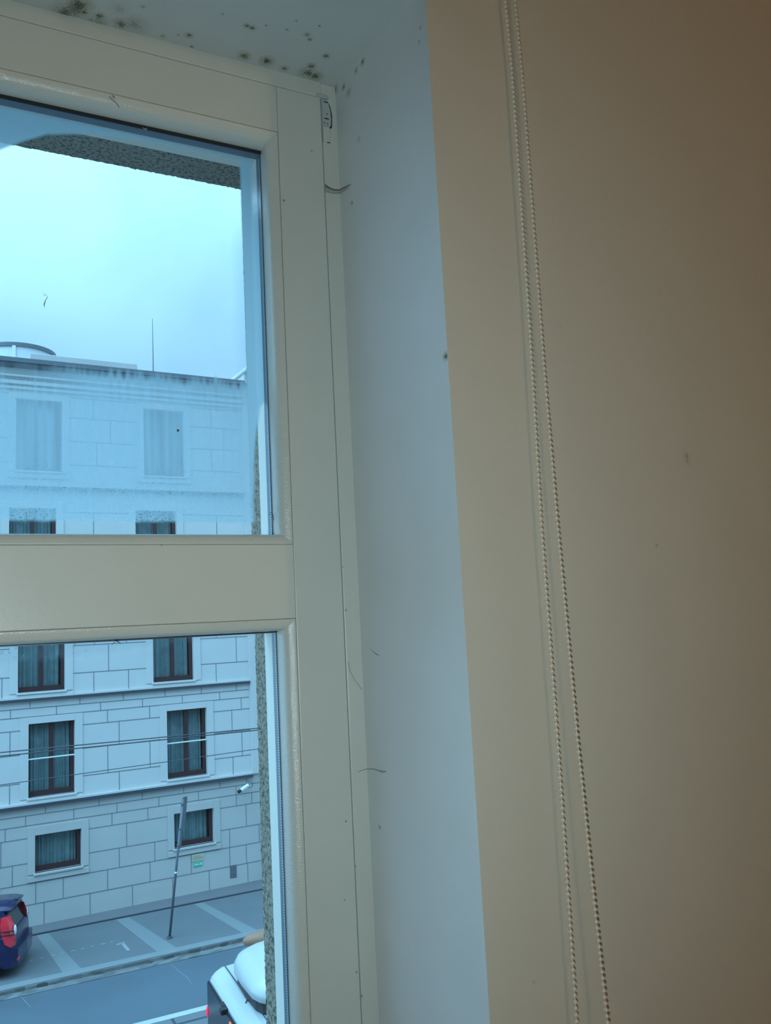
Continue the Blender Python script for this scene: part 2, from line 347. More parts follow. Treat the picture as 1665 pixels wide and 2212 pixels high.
# ------------------------------------------------------------------ window
win = empty('window_1', (0, 0, 0), kind='structure')
PX0, PX1 = -.45, .350                  # pane opening of the right sash
UZ0, UZ1, LZ0, LZ1 = .1150, .6135, -.62, .0005
def mx(x, s): return x if s > 0 else MIR - x
def bx(bm, x0, x1, *a, s=1, bev=0):
    X = sorted((mx(x0, s), mx(x1, s))); return box(bm, X[0], X[1], *a, bev=bev)
# fixed frame
bm = bmesh.new()
for s in (1, -1):
    bx(bm, .4256, XB+.006, YF, 1.022, SILL, SO, s=s, bev=.0012)
    bx(bm, .4150, .4256, .965, 1.022, SILL, SO, s=s)
box(bm, MIR-.4256, .4256, YF, 1.022, .6906, SO+.004, bev=.0012); box(bm, MIR-.4256, .4256, .965, 1.022, .680, .6906)
box(bm, MIR-.4256, .4256, YF, 1.022, SILL, -.701, bev=.0012)
mesh('fixed_frame', bm, M['frame'], win)
# inner and outer sill
bm = bmesh.new(); box(bm, MIR-XA-.03, XA+.03, YW-.06, YF, SILL-.03, SILL, bev=.004); mesh('window_board', bm, M['frame'], win)
bm = bmesh.new(); box(bm, MIR-.38, .38, 1.022, 1.19, SILL-.02, SILL-.004); mesh('outer_sill', bm, M['kerb'], win)

def bead_ring(bm, x0, x1, z0, z1, prof):
    """mitred moulding round an opening; prof: (outward offset, y)"""
    def ring(a, y): return [(x0-a, y, z0-a), (x1+a, y, z0-a), (x1+a, y, z1+a), (x0-a, y, z1+a)]
    for k in range(4):                     # four pieces, cut at the mitres
        S = [[bm.verts.new(ring(a, y)[j]) for j in (k, (k+1) % 4)] for a, y in prof]
        for A, B in zip(S, S[1:]): bm.faces.new((A[0], A[1], B[1], B[0]))
BEAD = [(.0, .9700), (.0002, .9565), (.0010, .9508), (.0024, .9472), (.0044, .9448), (.0066, .9434), (.0086, .9425), (.0104, .9419), (.0120, .9415), (.0135, .9414), (.0136, .9440)]
def ringbox(bm, x0, x1, z0, z1, w, y0, y1):
    box(bm, x0-w, x0, y0, y1, z0-w, z1+w); box(bm, x1, x1+w, y0, y1, z0-w, z1+w)
    box(bm, x0, x1, y0, y1, z0-w, z0); box(bm, x0, x1, y0, y1, z1, z1+w)
for s in (1, -1):
    xo0, xo1 = sorted((mx(-.5145, s), mx(.4246, s)))
    px0, px1 = sorted((mx(PX0, s), mx(PX1, s)))
    W_ = .0139
    sash = bmesh.new()
    e = .0003
    box(sash, px1+W_, xo1, YF, .992, -.700, .6896, bev=.0009); box(sash, xo0, px0-W_, YF, .992, -.700, .6896, bev=.0009)
    sm = mesh('sash', sash, M['frame'], win)
    for nm, z0, z1 in (('top_rail', UZ1+W_, .6896), ('middle_rail', LZ1+W_-.0001, UZ0-W_+.0001), ('bottom_rail', -.700, LZ0-W_)):
        b = bmesh.new(); box(b, px0-W_+e, px1+W_-e, YF+.0002, .992, z0, z1, bev=.0007); mesh(nm, b, M['frame'], sm)
    for z0, z1 in ((UZ0, UZ1), (LZ0, LZ1)):
        b = bmesh.new(); bead_ring(b, px0, px1, z0, z1, BEAD); mesh('glazing_bead', b, M['bead'], sm, smooth=True)
        gz = .0045 if z0 > 0 else .0012
        b = bmesh.new(); box(b, px0, px1, .9690, .9702, z1-gz, z1+.008); mesh('spacer_shade', b, M['spacershade'], sm)  # black strip in place of the shadowed spacer under the top bead
        b = bmesh.new(); box(b, px0-.006, px0+.0004, .9690, .9702, z0, z1); box(b, px1-.0004, px1+.006, .9690, .9702, z0, z1); box(b, px0, px1, .9690, .9702, z0-.006, z0+.0003)
        mesh('side_seal', b, M['grey'], sm)
        b = bmesh.new(); ringbox(b, px0+.0002, px1-.0002, z0+.0003, z1-.002, .006, .9747, .9877); mesh('spacer', b, M['spacer'], sm)
        b = bmesh.new(); ringbox(b, px0-.0012, px1+.0012, z0-.0012, z1+.002, .020, .9925, 1.0195); mesh('outer_bead', b, M['frame'], sm)
        b = bmesh.new(); box(b, px0-.006, px1+.006, .9703, .9743, z0-.006, z1+.006); box(b, px0-.006, px1+.006, .9881, .9921, z0-.006, z1+.006)
        mesh('pane', b, M['glass'], sm)

# condensation between the panes of the upper light
def sstep(a, b, x):
    t = max(0, min(1, (x-a)/(b-a))) if b != a else float(x > a); return t*t*(3-2*t)
def fog_density(x, z):
    n = noise.noise(Vector((x*60, 0, z*9))); n2 = noise.noise(Vector((x*210, 3, z*6))); nb = noise.noise(Vector((x*11, 5, z*11)))
    # clear lens under the lintel: below this curve
    pts = [(.045, .5560), (.069, .5719), (.094, .5863), (.1455, .5995), (.1996, .605), (.2564, .6069), (.3161, .6064), (.40, .604)]
    zc = pts[0][1] - .4*(pts[0][0]-x) if x < pts[0][0] else pts[-1][1]
    for (a, b), (c, d) in zip(pts, pts[1:]):
        if a <= x <= c: zc = b+(d-b)*(x-a)/(c-a)
    top = sstep(zc-.003, zc+.003, z)                               # foggy above the curve
    right = sstep(.3255, .3295, x + .0008*n2)                       # foggy strip along the right edge
    below = 1-sstep(.298, .314, z + .008*n2 + .005*n)               # foggy lower half
    side = sstep(.303, .330, x+.004*nb)*.32 * (1-sstep(.46, .55, z))
    upper = .05
    leftclear = sstep(.16, .05, x)*sstep(.255, .30, z) if x < .16 else 0
    leftclear = (1-sstep(.06, .16, x))*sstep(.262, .30, z + .03*n2)
    dens = max(upper, top*.92, right*.93, side, below*(.80 + .06*n + .13*n2 - .55*leftclear))
    # clear lens at the lower right
    curve = [(.1175, .3305), (.1494, .330), (.2071, .3325), (.2364, .3352), (.2781, .3426), (.297, .3553), (.32, .37)]
    xc = .4
    for (a, b), (c, d) in zip(curve, curve[1:]):
        if a <= z <= c: xc = b+(d-b)*(z-a)/(c-a)
    if z < .32: dens *= 1-.96*sstep(xc-.0015, xc+.0035, x)
    dens *= sstep(.1305, .1355, z + .0012*n)*.97+.02                    # clear strip at the foot
    # fogging thins out near the upper right corner
    if x > .3405 and z > .52: dens *= 1 - .8*sstep(.3405, .344, x)*sstep(.52, .56, z)
    return max(0, min(.96, dens))
def film(x0, x1, z0, z1, y, st, fd, dd, parent):
    nx, nz = int((x1-x0)/st), int((z1-z0)/st)
    vs = [(x0+(x1-x0)*i/nx, y, z0+(z1-z0)*j/nz) for j in range(nz+1) for i in range(nx+1)]
    fs = [(j*(nx+1)+i, j*(nx+1)+i+1, (j+1)*(nx+1)+i+1, (j+1)*(nx+1)+i) for j in range(nz) for i in range(nx)]
    me = bpy.data.meshes.new('condensation'); me.from_pydata(vs, [], fs); me.materials.append(M['fog'])
    a = me.attributes.new('fog', 'FLOAT', 'POINT'); b = me.attributes.new('drops', 'FLOAT', 'POINT')
    a.data.foreach_set('value', [fd(v[0], v[2]) for v in vs]); b.data.foreach_set('value', [dd(v[0], v[2]) for v in vs])
    o = bpy.data.objects.new('condensation', me); C.objects.link(o); o.parent = parent; return o
def drops_u(x, z):
    return (1-sstep(.14, .215, z))*.75 + .12*(1-sstep(.2, .3, z))
sash_r = [o for o in C.objects if o.name == 'sash'][0]
fg = film(PX0, PX1, UZ0, UZ1-.004, .9868, .0016, fog_density, drops_u, sash_r)
fg['label'] = 'milky blue condensation inside the upper pane'
def fog_low(x, z):
    n = noise.noise(Vector((x*90, 0, z*60))); n2 = noise.noise(Vector((x*240, 4, z*200)))
    d = .16*(1-sstep(0, .010, LZ1-z-.014*(1-sstep(.03, .30, x))-.002*n))
    d += .45*(n2 > .34)*(1-sstep(.0, .022, LZ1-z))*(x < .14)
    if abs(x-.1065+.0008*n) < .0020 and LZ1-z < .013: d = .4
    return max(0, min(.6, d))
film(-.20, PX1, -.06, LZ1, .9868, .0014, fog_low, lambda x, z: .0, sash_r)

# hinge at the top corner of the frame
hg = empty('corner_hinge', (.430, .9395, .655)); hg.parent = win
bm = bmesh.new()
prof = [(-.0052, -.006), (-.0052, .0300), (.0000, .0312), (.0035, .0270), (.0058, .0170), (.0066, .0040), (.0062, -.0045), (.0056, -.006)]
loft(bm, [[(x, y, z) for x, z in prof] for y in (.004, -.0030)] ); bmesh.ops.bevel(bm, geom=[e for e in bm.edges], offset=.0006, segments=2, affect='EDGES')
mesh('hinge_barrel', bm, M['grey'], hg, smooth=False)
bm = bmesh.new(); box(bm, -.0046, .0046, -.0022, .004, -.0285, -.0068, bev=.0008); mesh('hinge_pin_cover', bm, M['bead'], hg)
bm = bmesh.new()
for z, x0, x1 in ((.0262, -.003, .003), (.0028, -.003, .003)): box(bm, x0, x1, -.0036, -.0022, z, z+.0011)
for x, z in ((.0008, .0100), (-.0035, -.0030), (.001, -.0033)): box(bm, x-.0006, x+.0006, -.0036, -.0022, z-.0006, z+.0006)
box(bm, -.0005, .0038, -.0026, -.0018, -.0296, -.0288)
mesh('screw_slot', bm, M['dark'], hg)
bm = bmesh.new()
loft(bm, [[(x+.0014+.0006*(z > 0), y, z) for x, z in ((.0028, .0262), (.0052, .0190), (.0064, .0100), (.0066, .0), (.0062, -.0062), (.003, -.0058))] for y in (.003, -.0019)])
mesh('hinge_gap', bm, M['dark'], hg)
bm = bmesh.new(); loft(bm, [[(x, y, z) for x, z in ((-.0115, .0350), (-.0105, .0385), (-.006, .0392), (.0045, .0380), (.0052, .0340), (-.0045, .0325), (-.0085, .0338))] for y in (.003, -.0012)])
mesh('hinge_cap', bm, M['grey'], hg)
hg.name = 'hinge'

# ------------------------------------------------------------------ blind chain (one loop, two strands)
chain = empty('blind_chain', (.57, .725, -.45), label='long ivory beaded blind chain, two strands hanging against the cream wall', category='blind chain')
ko = Vector(chain.location)
def strand(pts, step=.006):
    pts = [Vector(p) for p in pts]; outp = []; d = 0; acc = 0
    for a, b in zip(pts, pts[1:]):
        L = (b-a).length
        while acc <= L:
            outp.append(a.lerp(b, acc/L)); acc += step
        acc -= L
    return outp
Lp = [(x*y/.72, y, z*y/.72) for x, y, z in ((.5640, .7285, .745), (.5665, .7284, .625), (.5638, .7280, .320), (.5590, .7276, .090), (.5588, .7272, -.149), (.5560, .7268, -.397), (.5550, .7266, -.50))]
Rp = [(x*y/.72, y, z*y/.72) for x, y, z in ((.5780, .7285, .745), (.5808, .7280, .617), (.5792, .7262, .269), (.5808, .7245, .0897), (.5847, .7222, -.1285), (.5892, .7200, -.276), (.5943, .7185, -.406), (.5980, .7180, -.50))]
beads = [(p, 0) for p in strand(Lp)] + [(p, 1) for p in strand(Rp)]
bm = bmesh.new(); tube(bm, [Vector(p)-ko for p in Lp], .00065, 6); mesh('cord', bm, M['plastic'], chain)
bm = bmesh.new(); tube(bm, [Vector(p)-ko for p in Rp], .00065, 6); mesh('cord', bm, M['plastic'], chain)
vis = sorted([b for b in beads if b[0].z > -.43], key=lambda b: b[0].z)
near, rest = vis[:100], vis[100:] + [b for b in beads if b[0].z <= -.43]
bm = bmesh.new(); bmesh.ops.create_icosphere(bm, subdivisions=3, radius=.00215)
b0 = mesh('bead', bm, M['plastic'], chain, smooth=True); b0.location = near[0][0]-ko
for p, _ in near[1:]:
    c = b0.copy(); C.objects.link(c); c.parent = chain; c.location = p-ko
bm = bmesh.new()
for p, _ in rest: bmesh.ops.create_icosphere(bm, subdivisions=3, radius=.00215, matrix=Matrix.Translation(p-ko))
mesh('upper_beads', bm, M['plastic'], chain, smooth=True, kind='stuff')

# ------------------------------------------------------------------ cobwebs, hairs, dead insect
def web(name, label, strands, cat='cobweb', m='web'):
    P = Vector(strands[0][0][0]); bm = bmesh.new()
    for pts, rad in strands: tube(bm, [Vector(p)-P for p in pts], rad, 6)
    o = mesh(name, bm, M[m], None, smooth=True, label=label, category=cat); o.location = P; return o
def ribbon(name, label, P):
    bm = bmesh.new(); o0 = Vector(P[0][0])
    pairs = [(Vector(a)-o0, wd) for a, wd in P]; R = []
    for a, wd in pairs: R.append([a+Vector((0, -.0002, -wd)), a+Vector((0, -.0008, 0)), a+Vector((0, -.0002, wd)), a+Vector((0, .0002, 0))])
    loft(bm, R); o = mesh(name, bm, M['webd'], None, smooth=True, label=label, category='cobweb'); o.location = o0; return o
ribbon('cobweb', 'grey cobweb band stuck across the frame edge and reveal below the corner hinge',
    [((.4256, .9405, .5635), .0058), ((.4290, .9405, .5622), .0044), ((.4345, .9405, .5612), .0034), ((.4405, .9403, .5614), .0030), ((.4450, .9395, .5620), .0028), ((.4468, .925, .5595), .0024), ((.4478, .918, .5590), .0016), ((.4485, .912, .5585), .0003)])
web('cobweb', 'thin dark cobweb thread crossing frame edge and reveal low on the right',
    [([(.4332, .9405, -.1690), (.4375, .9403, -.1684), (.4430, .9402, -.1672), (.4460, .9395, -.1672), (.4474, .925, -.1655), (.4483, .914, -.1662), (.4492, .9055, -.1670), (.4501, .896, -.1650)], [.0001, .0003, .00035, .0004, .0004, .00045, .0004, .0001]),
     ([(.4483, .914, -.1662), (.4490, .908, -.1658), (.4500, .899, -.1652)], .0003)])
web('cobweb', 'faint slanting cobweb thread on the frame beside the lower pane',
    [([(.4275, .9404, -.0400), (.4300, .9403, -.0520), (.4350, .9403, -.0620), (.4440, .9402, -.0740)], .00022)])
web('cobweb', 'short dark cobweb wisp on the bluish reveal level with the middle rail', [([(.4480, .9195, -.0265), (.4487, .912, -.0305), (.4492, .9065, -.0325), (.4497, .902, -.0340)], [.0001, .0003, .0005, .0003])], 'cobweb')
web('cobweb', 'tiny cobweb with two dust knots on the top rail above the pane',
    [([(.1573, .9405, .6218), (.1600, .9403, .6190), (.1640, .9402, .6160), (.1668, .9402, .6135), (.1680, .9403, .6110)], .00035), ([(.1605, .9403, .6245), (.1625, .9402, .6222), (.1640, .9403, .6215)], [.0003, .0009, .0002])])
web('hair', 'dark curly hair caught at the lower right corner of the upper pane',
    [([(.3452, .9690, .1400), (.3458, .9688, .1420), (.3470, .9686, .1432), (.3478, .9684, .1425), (.3494, .9682, .1385), (.3500, .9680, .1330)], .00028)], 'hair', 'black')
web('insect', 'small dead insect with thin legs under the middle rail by the lower pane',
    [([(.1560, .9650, .0035), (.1640, .9650, -.0010), (.1690, .9650, -.0045)], [.0002, .0006, .0002]), ([(.1590, .9650, -.0050), (.1640, .9650, -.0008), (.1700, .9650, .0026)], .00028)], 'insect', 'black')
web('dirt_mark', 'grey squiggle of dirt on the upper pane against the sky',
    [([(.0900, .9700, .3870), (.0910, .9698, .3830), (.0925, .9697, .3850), (.0940, .9697, .3820), (.0920, .9697, .3780), (.0905, .9697, .3730), (.0908, .9697, .3690)], [.0001, .0003, .0003, .0003, .0004, .0007, .0002])], 'dirt')
bm = bmesh.new(); bmesh.ops.create_icosphere(bm, subdivisions=2, radius=.0016)
for v in bm.verts: v.co += v.co*.35*noise.noise(v.co*1500); v.co.y *= .3
o = mesh('dirt_mark', bm, M['ventgrey'], None, smooth=True, label='round dark speck of dirt on the foggy part of the upper pane', category='dirt'); o.location = (.2365, .9697, .2385)
web('paint_flake', 'pale curled paint flake on the black strip along the top of the pane',
    [([(.2010, .9680, .6095), (.2022, .9665, .6075), (.2045, .9660, .6068), (.2052, .9662, .6088)], .0004)], 'paint flake', 'plastic')

# ================================================================== THE STREET
ZG = -7.43
def ground(name, x0, x1, y0, y1, z0, z1, m, **k):
    b = bmesh.new(); box(b, x0, x1, y0, y1, z0, z1); return mesh(name, b, M[m], **k)
ground('road', -40, 60, 1.2, 21.25, ZG-.4, ZG-.10, 'asphalt', kind='structure', label='blue-grey asphalt road', category='road')
ground('parking_pavement', -40, 60, 21.8, 26.4, ZG-.4, ZG, 'pave', kind='structure')
ground('kerb_roadside', -40, 60, 21.5, 21.8, ZG-.4, ZG+.012, 'kerb', kind='structure')
ground('gutter', -40, 60, 21.2, 21.58, ZG-.4, ZG-.085, 'setts', kind='structure')
# rough dark stone face of the kerb
b = bmesh.new(); box(b, -40, 60, 21.47, 21.51, ZG-.2, ZG-.01); mesh('kerb_face', b, M['setts'], kind='structure')
# tram platform in the middle of the road
ground('platform', -40, 60, 13.6, 18.0, ZG-.4, ZG, 'pave', kind='structure')
ground('platform_kerb', -40, 60, 18.0, 18.2, ZG-.4, ZG+.01, 'white_kerb', kind='structure')
b = bmesh.new(); box(b, -40, 60, 17.66, 17.73, ZG-.02, ZG+.004); box(b, 4.02, 4.07, 17.70, 18.0, ZG-.02, ZG+.004); mesh('platform_joint', b, M['ledge'], kind='structure')
# walk along the foot of the building
b = bmesh.new(); prism(b, [(-40, 24.55), (60, 25.45), (60, 29), (-40, 27)], ZG-.3, ZG+.03); mesh('footway_strip', b, M['walk'], kind='structure')
b = bmesh.new(); prism(b, [(-40, 24.50), (60, 25.40), (60, 25.45), (-40, 24.55)], ZG-.3, ZG+.034); mesh('footway_edge', b, M['ledge'], kind='structure')
# pale sett strips that divide the parking bays
first = None
for k, (xa, xb, xc, xd) in enumerate([(-2.0, -1.7, -1.7, -1.30), (.05, .35, .35, .76), (2.163, 2.451, 2.457, 2.856), (4.146, 4.48, 4.58, 5.04), (6.255, 6.507, 6.686, 7.07), (8.3, 8.55, 8.75, 9.15)]):
    b = bmesh.new(); prism(b, [(xc, 21.79), (xd, 21.79), (xb, 24.86), (xa, 24.86)], ZG-.02, ZG+.004)
    mesh('bay_strip', b, M['stripe'], kind='structure')
# worn road paint: broken line across the bays and a T mark
bl = empty('bay_marking', (1.85, 23.03, ZG), label='faint broken white line painted across the parking bays', category='road marking')
for i in range(9):
    x = i*.235; b = bmesh.new(); box(b, x, x+random.uniform(.06, .15), i*.018, .04+i*.018, 0, .005); mesh('dash', b, M['paint'], bl)
b = bmesh.new(); prism(b, [(3.86, 22.86), (4.06, 22.93), (4.00, 22.98), (3.80, 22.92)], ZG, ZG+.005); prism(b, [(3.97, 22.30), (4.05, 22.32), (4.01, 22.93), (3.93, 22.90)], ZG, ZG+.005)
mesh('bay_marking', b, M['paint'], None, label='worn white T shaped mark on the pavement left of the leaning sign post', category='road marking')
# cracks in the asphalt
b = bmesh.new(); tube(b, [(4.75, 21.2, ZG-.105), (4.80, 20.6, ZG-.10), (4.88, 20.1, ZG-.10), (4.86, 19.7, ZG-.105)], .009, 5)
tube(b, [(1.55, 21.2, ZG-.105), (1.60, 20.9, ZG-.10), (1.68, 20.5, ZG-.105)], .010, 5); mesh('road_crack', b, M['crack'], kind='structure')

# ------------------------------------------------------------------ building across the street
FA = 0.04104797; D = 25.5
bld = empty('building', (-math.sin(FA)*D, math.cos(FA)*D, 0), (0, 0, FA), category='building',
    label='pale stone building with brown windows and dark ledges across the street')
cols = {'D': (2.70, 6.28, 4.87, 6.95, 1.24), 'E': (2.54, 6.00, 1.80, 3.80, 1.24), 'A': (2.79, 6.465, -1.30, .65, 1.22), 'B': (3.065, 6.84, -4.11, -2.158, 1.20), 'C': (3.24, 7.00, -6.075, -5.10, 1.19)}
holes = []
for k, (a, b_, z0, z1, wd) in cols.items():
    for c in (2*a-b_, a, b_):
        holes.append((k, c, c+wd, z0, z1))
U0, U1, ZB, ZT = -6.0, 11.0, ZG-.3, 7.95
def holed(bm, z0, z1, mi):
    hs = [h for h in holes if h[3] < z1 and h[4] > z0]
    us = sorted({U0, U1, *[h[1] for h in hs], *[h[2] for h in hs]}); zs = sorted({z0, z1, *[h[3] for h in hs], *[h[4] for h in hs]})
    for a, b_ in zip(us, us[1:]):
        for c, d in zip(zs, zs[1:]):
            m_, n_ = (a+b_)/2, (c+d)/2
            if any(h[1] < m_ < h[2] and h[3] < n_ < h[4] for h in hs): continue
            q = bm.faces.new([bm.verts.new(p) for p in ((a, 0, c), (b_, 0, c), (b_, 0, d), (a, 0, d))]); q.material_index = mi
bm = bmesh.new(); holed(bm, -4.30, ZT, 0)
for _, a, b_, z0, z1 in holes:      # plaster cheeks of each opening
    mi = 0
    for q in (((a, z0), (b_, z0)), ((b_, z0), (b_, z1)), ((b_, z1), (a, z1)), ((a, z1), (a, z0))):
        (p, s_), (p2, s2) = q
        bm.faces.new([bm.verts.new(v) for v in ((p, 0, s_), (p2, 0, s2), (p2, .22, s2), (p, .22, s_))]).material_index = mi
box(bm, U0, U1, .75, 12, ZB, ZT, 0)
bmesh.ops.remove_doubles(bm, verts=bm.verts, dist=.0005)
mesh('facade_wall', bm, M['stone'], bld)
bm = bmesh.new(); holed(bm, ZB, -4.30, 0); mesh('ground_storey_wall', bm, M['stone_lo'], bld)

# window surrounds, sills, frames, panes, curtains
surr = {'C': (.19, .23, .16), 'B': (.21, .18, .17), 'A': (.21, .18, .17), 'E': (.20, .18, .17), 'D': (.20, .18, .17)}
def pleats(bm, x0, x1, z0, z1, y, amp=.03, per=.11, seed=0):
    n = max(8, int((x1-x0)/per*8)); rows = []
    for j in range(2):
        z = (z0, z1)[j]
        rows.append([bm.verts.new((x0+(x1-x0)*i/n, y+amp*math.sin((x0+(x1-x0)*i/n)*2*PI/per+seed+1.3*math.sin(i*.31+seed)), z)) for i in range(n+1)])
    for i in range(n): bm.faces.new((rows[0][i], rows[0][i+1], rows[1][i+1], rows[1][i]))
for k, a, b_, z0, z1 in holes:
    s_, st_, sb = surr[k]; lowm = M['stone_lo'] if k == 'C' else M['stone']
    bm = bmesh.new(); y0 = -.025
    box(bm, a-s_, a, y0, .0, z0-.02, z1+st_, bev=.006); box(bm, b_, b_+s_, y0, .0, z0-.02, z1+st_, bev=.006)
    box(bm, a, b_, y0, .0, z1, z1+st_, bev=.006)
    mesh('window_surround', bm, lowm, bld)
    bm = bmesh.new(); box(bm, a-.04, b_+.04, -.075, .10, z0-.06, z0, bev=.01); box(bm, a-s_, b_+s_, -.04, .0, z0-.21, z0-.065, bev=.008)
    mesh('window_ledge', bm, lowm, bld)
    wn = empty('facade_window', (a, .14, z0)); wn.parent = bld
    W_, H_ = b_-a, z1-z0
    bm = bmesh.new()
    fwid = .075
    box(bm, 0, .045, 0, .07, 0, H_); box(bm, W_-.10, W_, 0, .07, 0, H_); box(bm, .045, W_-.10, 0, .07, 0, .14); box(bm, .045, W_-.10, 0, .07, H_-.035, H_)
    if k != 'C': box(bm, W_*.5-.055, W_*.5+.055, -.012, .07, .14, H_-.035)
    mesh('window_frame', bm, M['brown'], wn)
    bm = bmesh.new(); box(bm, .045, W_-.10, .030, .036, .14, H_-.035); mesh('pane', bm, M['glass'], wn)
    bm = bmesh.new(); pleats(bm, .045, W_-.10, .10, H_-.02, .22, seed=a*3+z0); mesh('curtain', bm, M['curtain'], wn, smooth=True)
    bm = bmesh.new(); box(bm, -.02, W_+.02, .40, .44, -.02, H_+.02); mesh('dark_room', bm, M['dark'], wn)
    if k == 'B':
        bm = bmesh.new(); zz = -3.10-z0; tube(bm, [(-.01, -.10, zz), (W_+.01, -.10, zz)], .020, 8); mesh('safety_bar', bm, M['white'], wn)
# ledges and cornices
bm = bmesh.new()
for z, t, pr in ((-1.47, .075, .10), (-4.27, .085, .12), (1.45, .075, .10), (4.42, .075, .10)):
    box(bm, U0, 9.42, -pr, .0, z-t, z)
mesh('ledge', bm, M['ledge'], bld)
bm = bmesh.new()
for z, t, pr in ((-1.47, .05, .07), (-4.27, .05, .09)):
    box(bm, U0, 9.42, -pr, 0, z, z+t)
for z, t, pr in ((7.45, .10, .14), (7.30, .08, .08), (7.60, .05, .20)): box(bm, U0, 9.42, -pr, 0, z-t, z)
box(bm, 9.42, 9.95, -.06, .0, -4.27, 8.0)
mesh('moulding', bm, M['stone'], bld)
bm = bmesh.new(); box(bm, U0, 9.42, -.42, .3, 7.905, 8.030); box(bm, U0, 9.42, -.34, .0, 7.84, 7.905); mesh('gutter', bm, M['roofgrey'], bld)
bm = bmesh.new(); box(bm, 9.97, 14, -.5, 8, ZB, 8.3); box(bm, 9.45, 9.97, -.3, 8, 8.0, 8.3); box(bm, 9.40, 14, -.75, 8, 8.3, 8.46, bev=.05)
mesh('side_wing', bm, M['stone'], bld)
# stone joints
srects = [(a-surr[k][0], b_+surr[k][0], z0-.21, z1+surr[k][1]) for k, a, b_, z0, z1 in holes]
def cut(lo, hi, c, horizontal, rng):
    iv = [(lo, hi)]
    for a, b_, z0, z1 in srects:
        A, B_, c0, c1 = (a, b_, z0, z1) if horizontal else (z0, z1, a, b_)
        if c0 < c < c1:
            nv = []
            for p, q in iv:
                if B_ <= p or A >= q: nv.append((p, q)); continue
                if p < A: nv.append((p, A))
                if q > B_: nv.append((B_, q))
            iv = nv
    return [x for x in iv if x[1]-x[0] > .02]
H = [-6.85, -6.31, -5.785, -5.145, -4.82, -4.56, -3.70, -2.95, -2.31, -1.965, -1.735, -.87, -.10, .62, 1.15, 2.1, 2.95, 3.7, 5.1, 5.8, 6.5, 7.1]
bm = bmesh.new(); jw = .0125
for z in H:
    for p, q in cut(U0, 9.40 if z > -4.3 else U1, z, True, 0): box(bm, p, q, -.004, .0, z-jw, z+jw)
V = {(-7.43, -6.85): [3.47, 4.65, 5.79, 6.93, 8.01, 9.2, 2.3], (-6.85, -6.31): [3.26, 3.955, 5.12, 6.29, 7.48, 8.65, 9.17, 9.95, 2.1], (-6.31, -5.785): [2.68, 5.44, 6.43, 8.66, 9.6], (-5.785, -5.145): [5.65, 9.20, 2.4],
     (-5.145, -4.82): [5.25, 6.25, 8.9, 9.39, 2.5], (-4.82, -4.56): [3.0, 4.23, 5.39, 6.57, 7.74, 8.9], (-4.56, -4.35): [3.5, 4.9, 6.1, 7.3, 8.4, 9.24], (-4.27, -3.70): [5.46, 8.83, 2.6], (-3.70, -2.95): [5.15, 6.335, 9.13, 2.3], (-2.95, -2.31): [5.47, 8.83, 2.6], (-2.31, -1.965): [5.15, 6.34, 9.14, 2.3],
     (-1.965, -1.735): [2.61, 3.78, 4.96, 6.14, 7.31, 8.46], (-1.735, -1.55): [3.1, 4.4, 5.6, 6.8, 7.9, 9.0], (-1.42, -.87): [2.39, 4.78, 5.75, 8.37], (-.87, -.10): [5.19, 9.03], (-.10, .62): [4.8, 5.7, 8.4], (.62, 1.15): [3.3, 4.9, 6.2, 7.6],
     (1.5, 2.1): [4.9, 8.4], (2.1, 2.95): [4.2, 5.2, 8.0, 9.0], (2.95, 3.7): [4.8, 8.5], (5.1, 5.8): [4.9, 8.4], (5.8, 6.5): [5.3, 8.8], (6.5, 7.1): [4.8, 8.4]}
for (z0, z1), us in V.items():
    for uu in us:
        for p, q in cut(z0, z1, uu, False, 0): box(bm, uu-jw*.8, uu+jw*.8, -.004, .0, p, q)
mesh('stone_joints', bm, M['joint'], bld)
# roof things
bm = bmesh.new(); box(bm, U0, 9.4, .3, 12, 7.95, 8.0); mesh('roof', bm, M['roofgrey'], bld)
bm = bmesh.new(); box(bm, 3.2, 6.40, 1.2, 4.5, 8.0, 8.74, bev=.03); mesh('roof_box', bm, M['stone_lo'], bld)
drum = empty('roof_drum', (3.50, 7.0, 8.0)); drum.parent = bld
bm = bmesh.new(); bmesh.ops.create_cone(bm, cap_ends=True, segments=48, radius1=1.24, radius2=1.24, depth=2.45, matrix=Matrix.Translation((0, 0, 1.225))); mesh('drum_wall', bm, M['drum'], drum)
bm = bmesh.new(); bmesh.ops.create_cone(bm, cap_ends=True, segments=48, radius1=1.30, radius2=1.30, depth=.14, matrix=Matrix.Translation((0, 0, 2.48))); mesh('drum_rim', bm, M['roofgrey'], drum)
bm = bmesh.new(); box(bm, -.33, -.22, -1.28, -1.20, 0, 2.42); mesh('drum_post', bm, M['white'], drum)
bm = bmesh.new(); tube(bm, [(0, 0, 0), (0, 0, .6), (0, 0, 1.9)], [.025, .018, .008], 6)
o = mesh('lightning_rod', bm, M['steel'], None, label='thin vertical rod standing on the roof edge against the sky', category='lightning rod')
o.location = Vector(bld.location) + Vector((math.cos(FA)*6.86-math.sin(FA)*1.0, math.sin(FA)*6.86+math.cos(FA)*1.0, 8.0)); o.scale = (1, 1, 1.18)

def on_facade(uu, dep, z): return Vector(bld.location) + Vector((math.cos(FA)*uu-math.sin(FA)*dep, math.sin(FA)*uu+math.cos(FA)*dep, z))
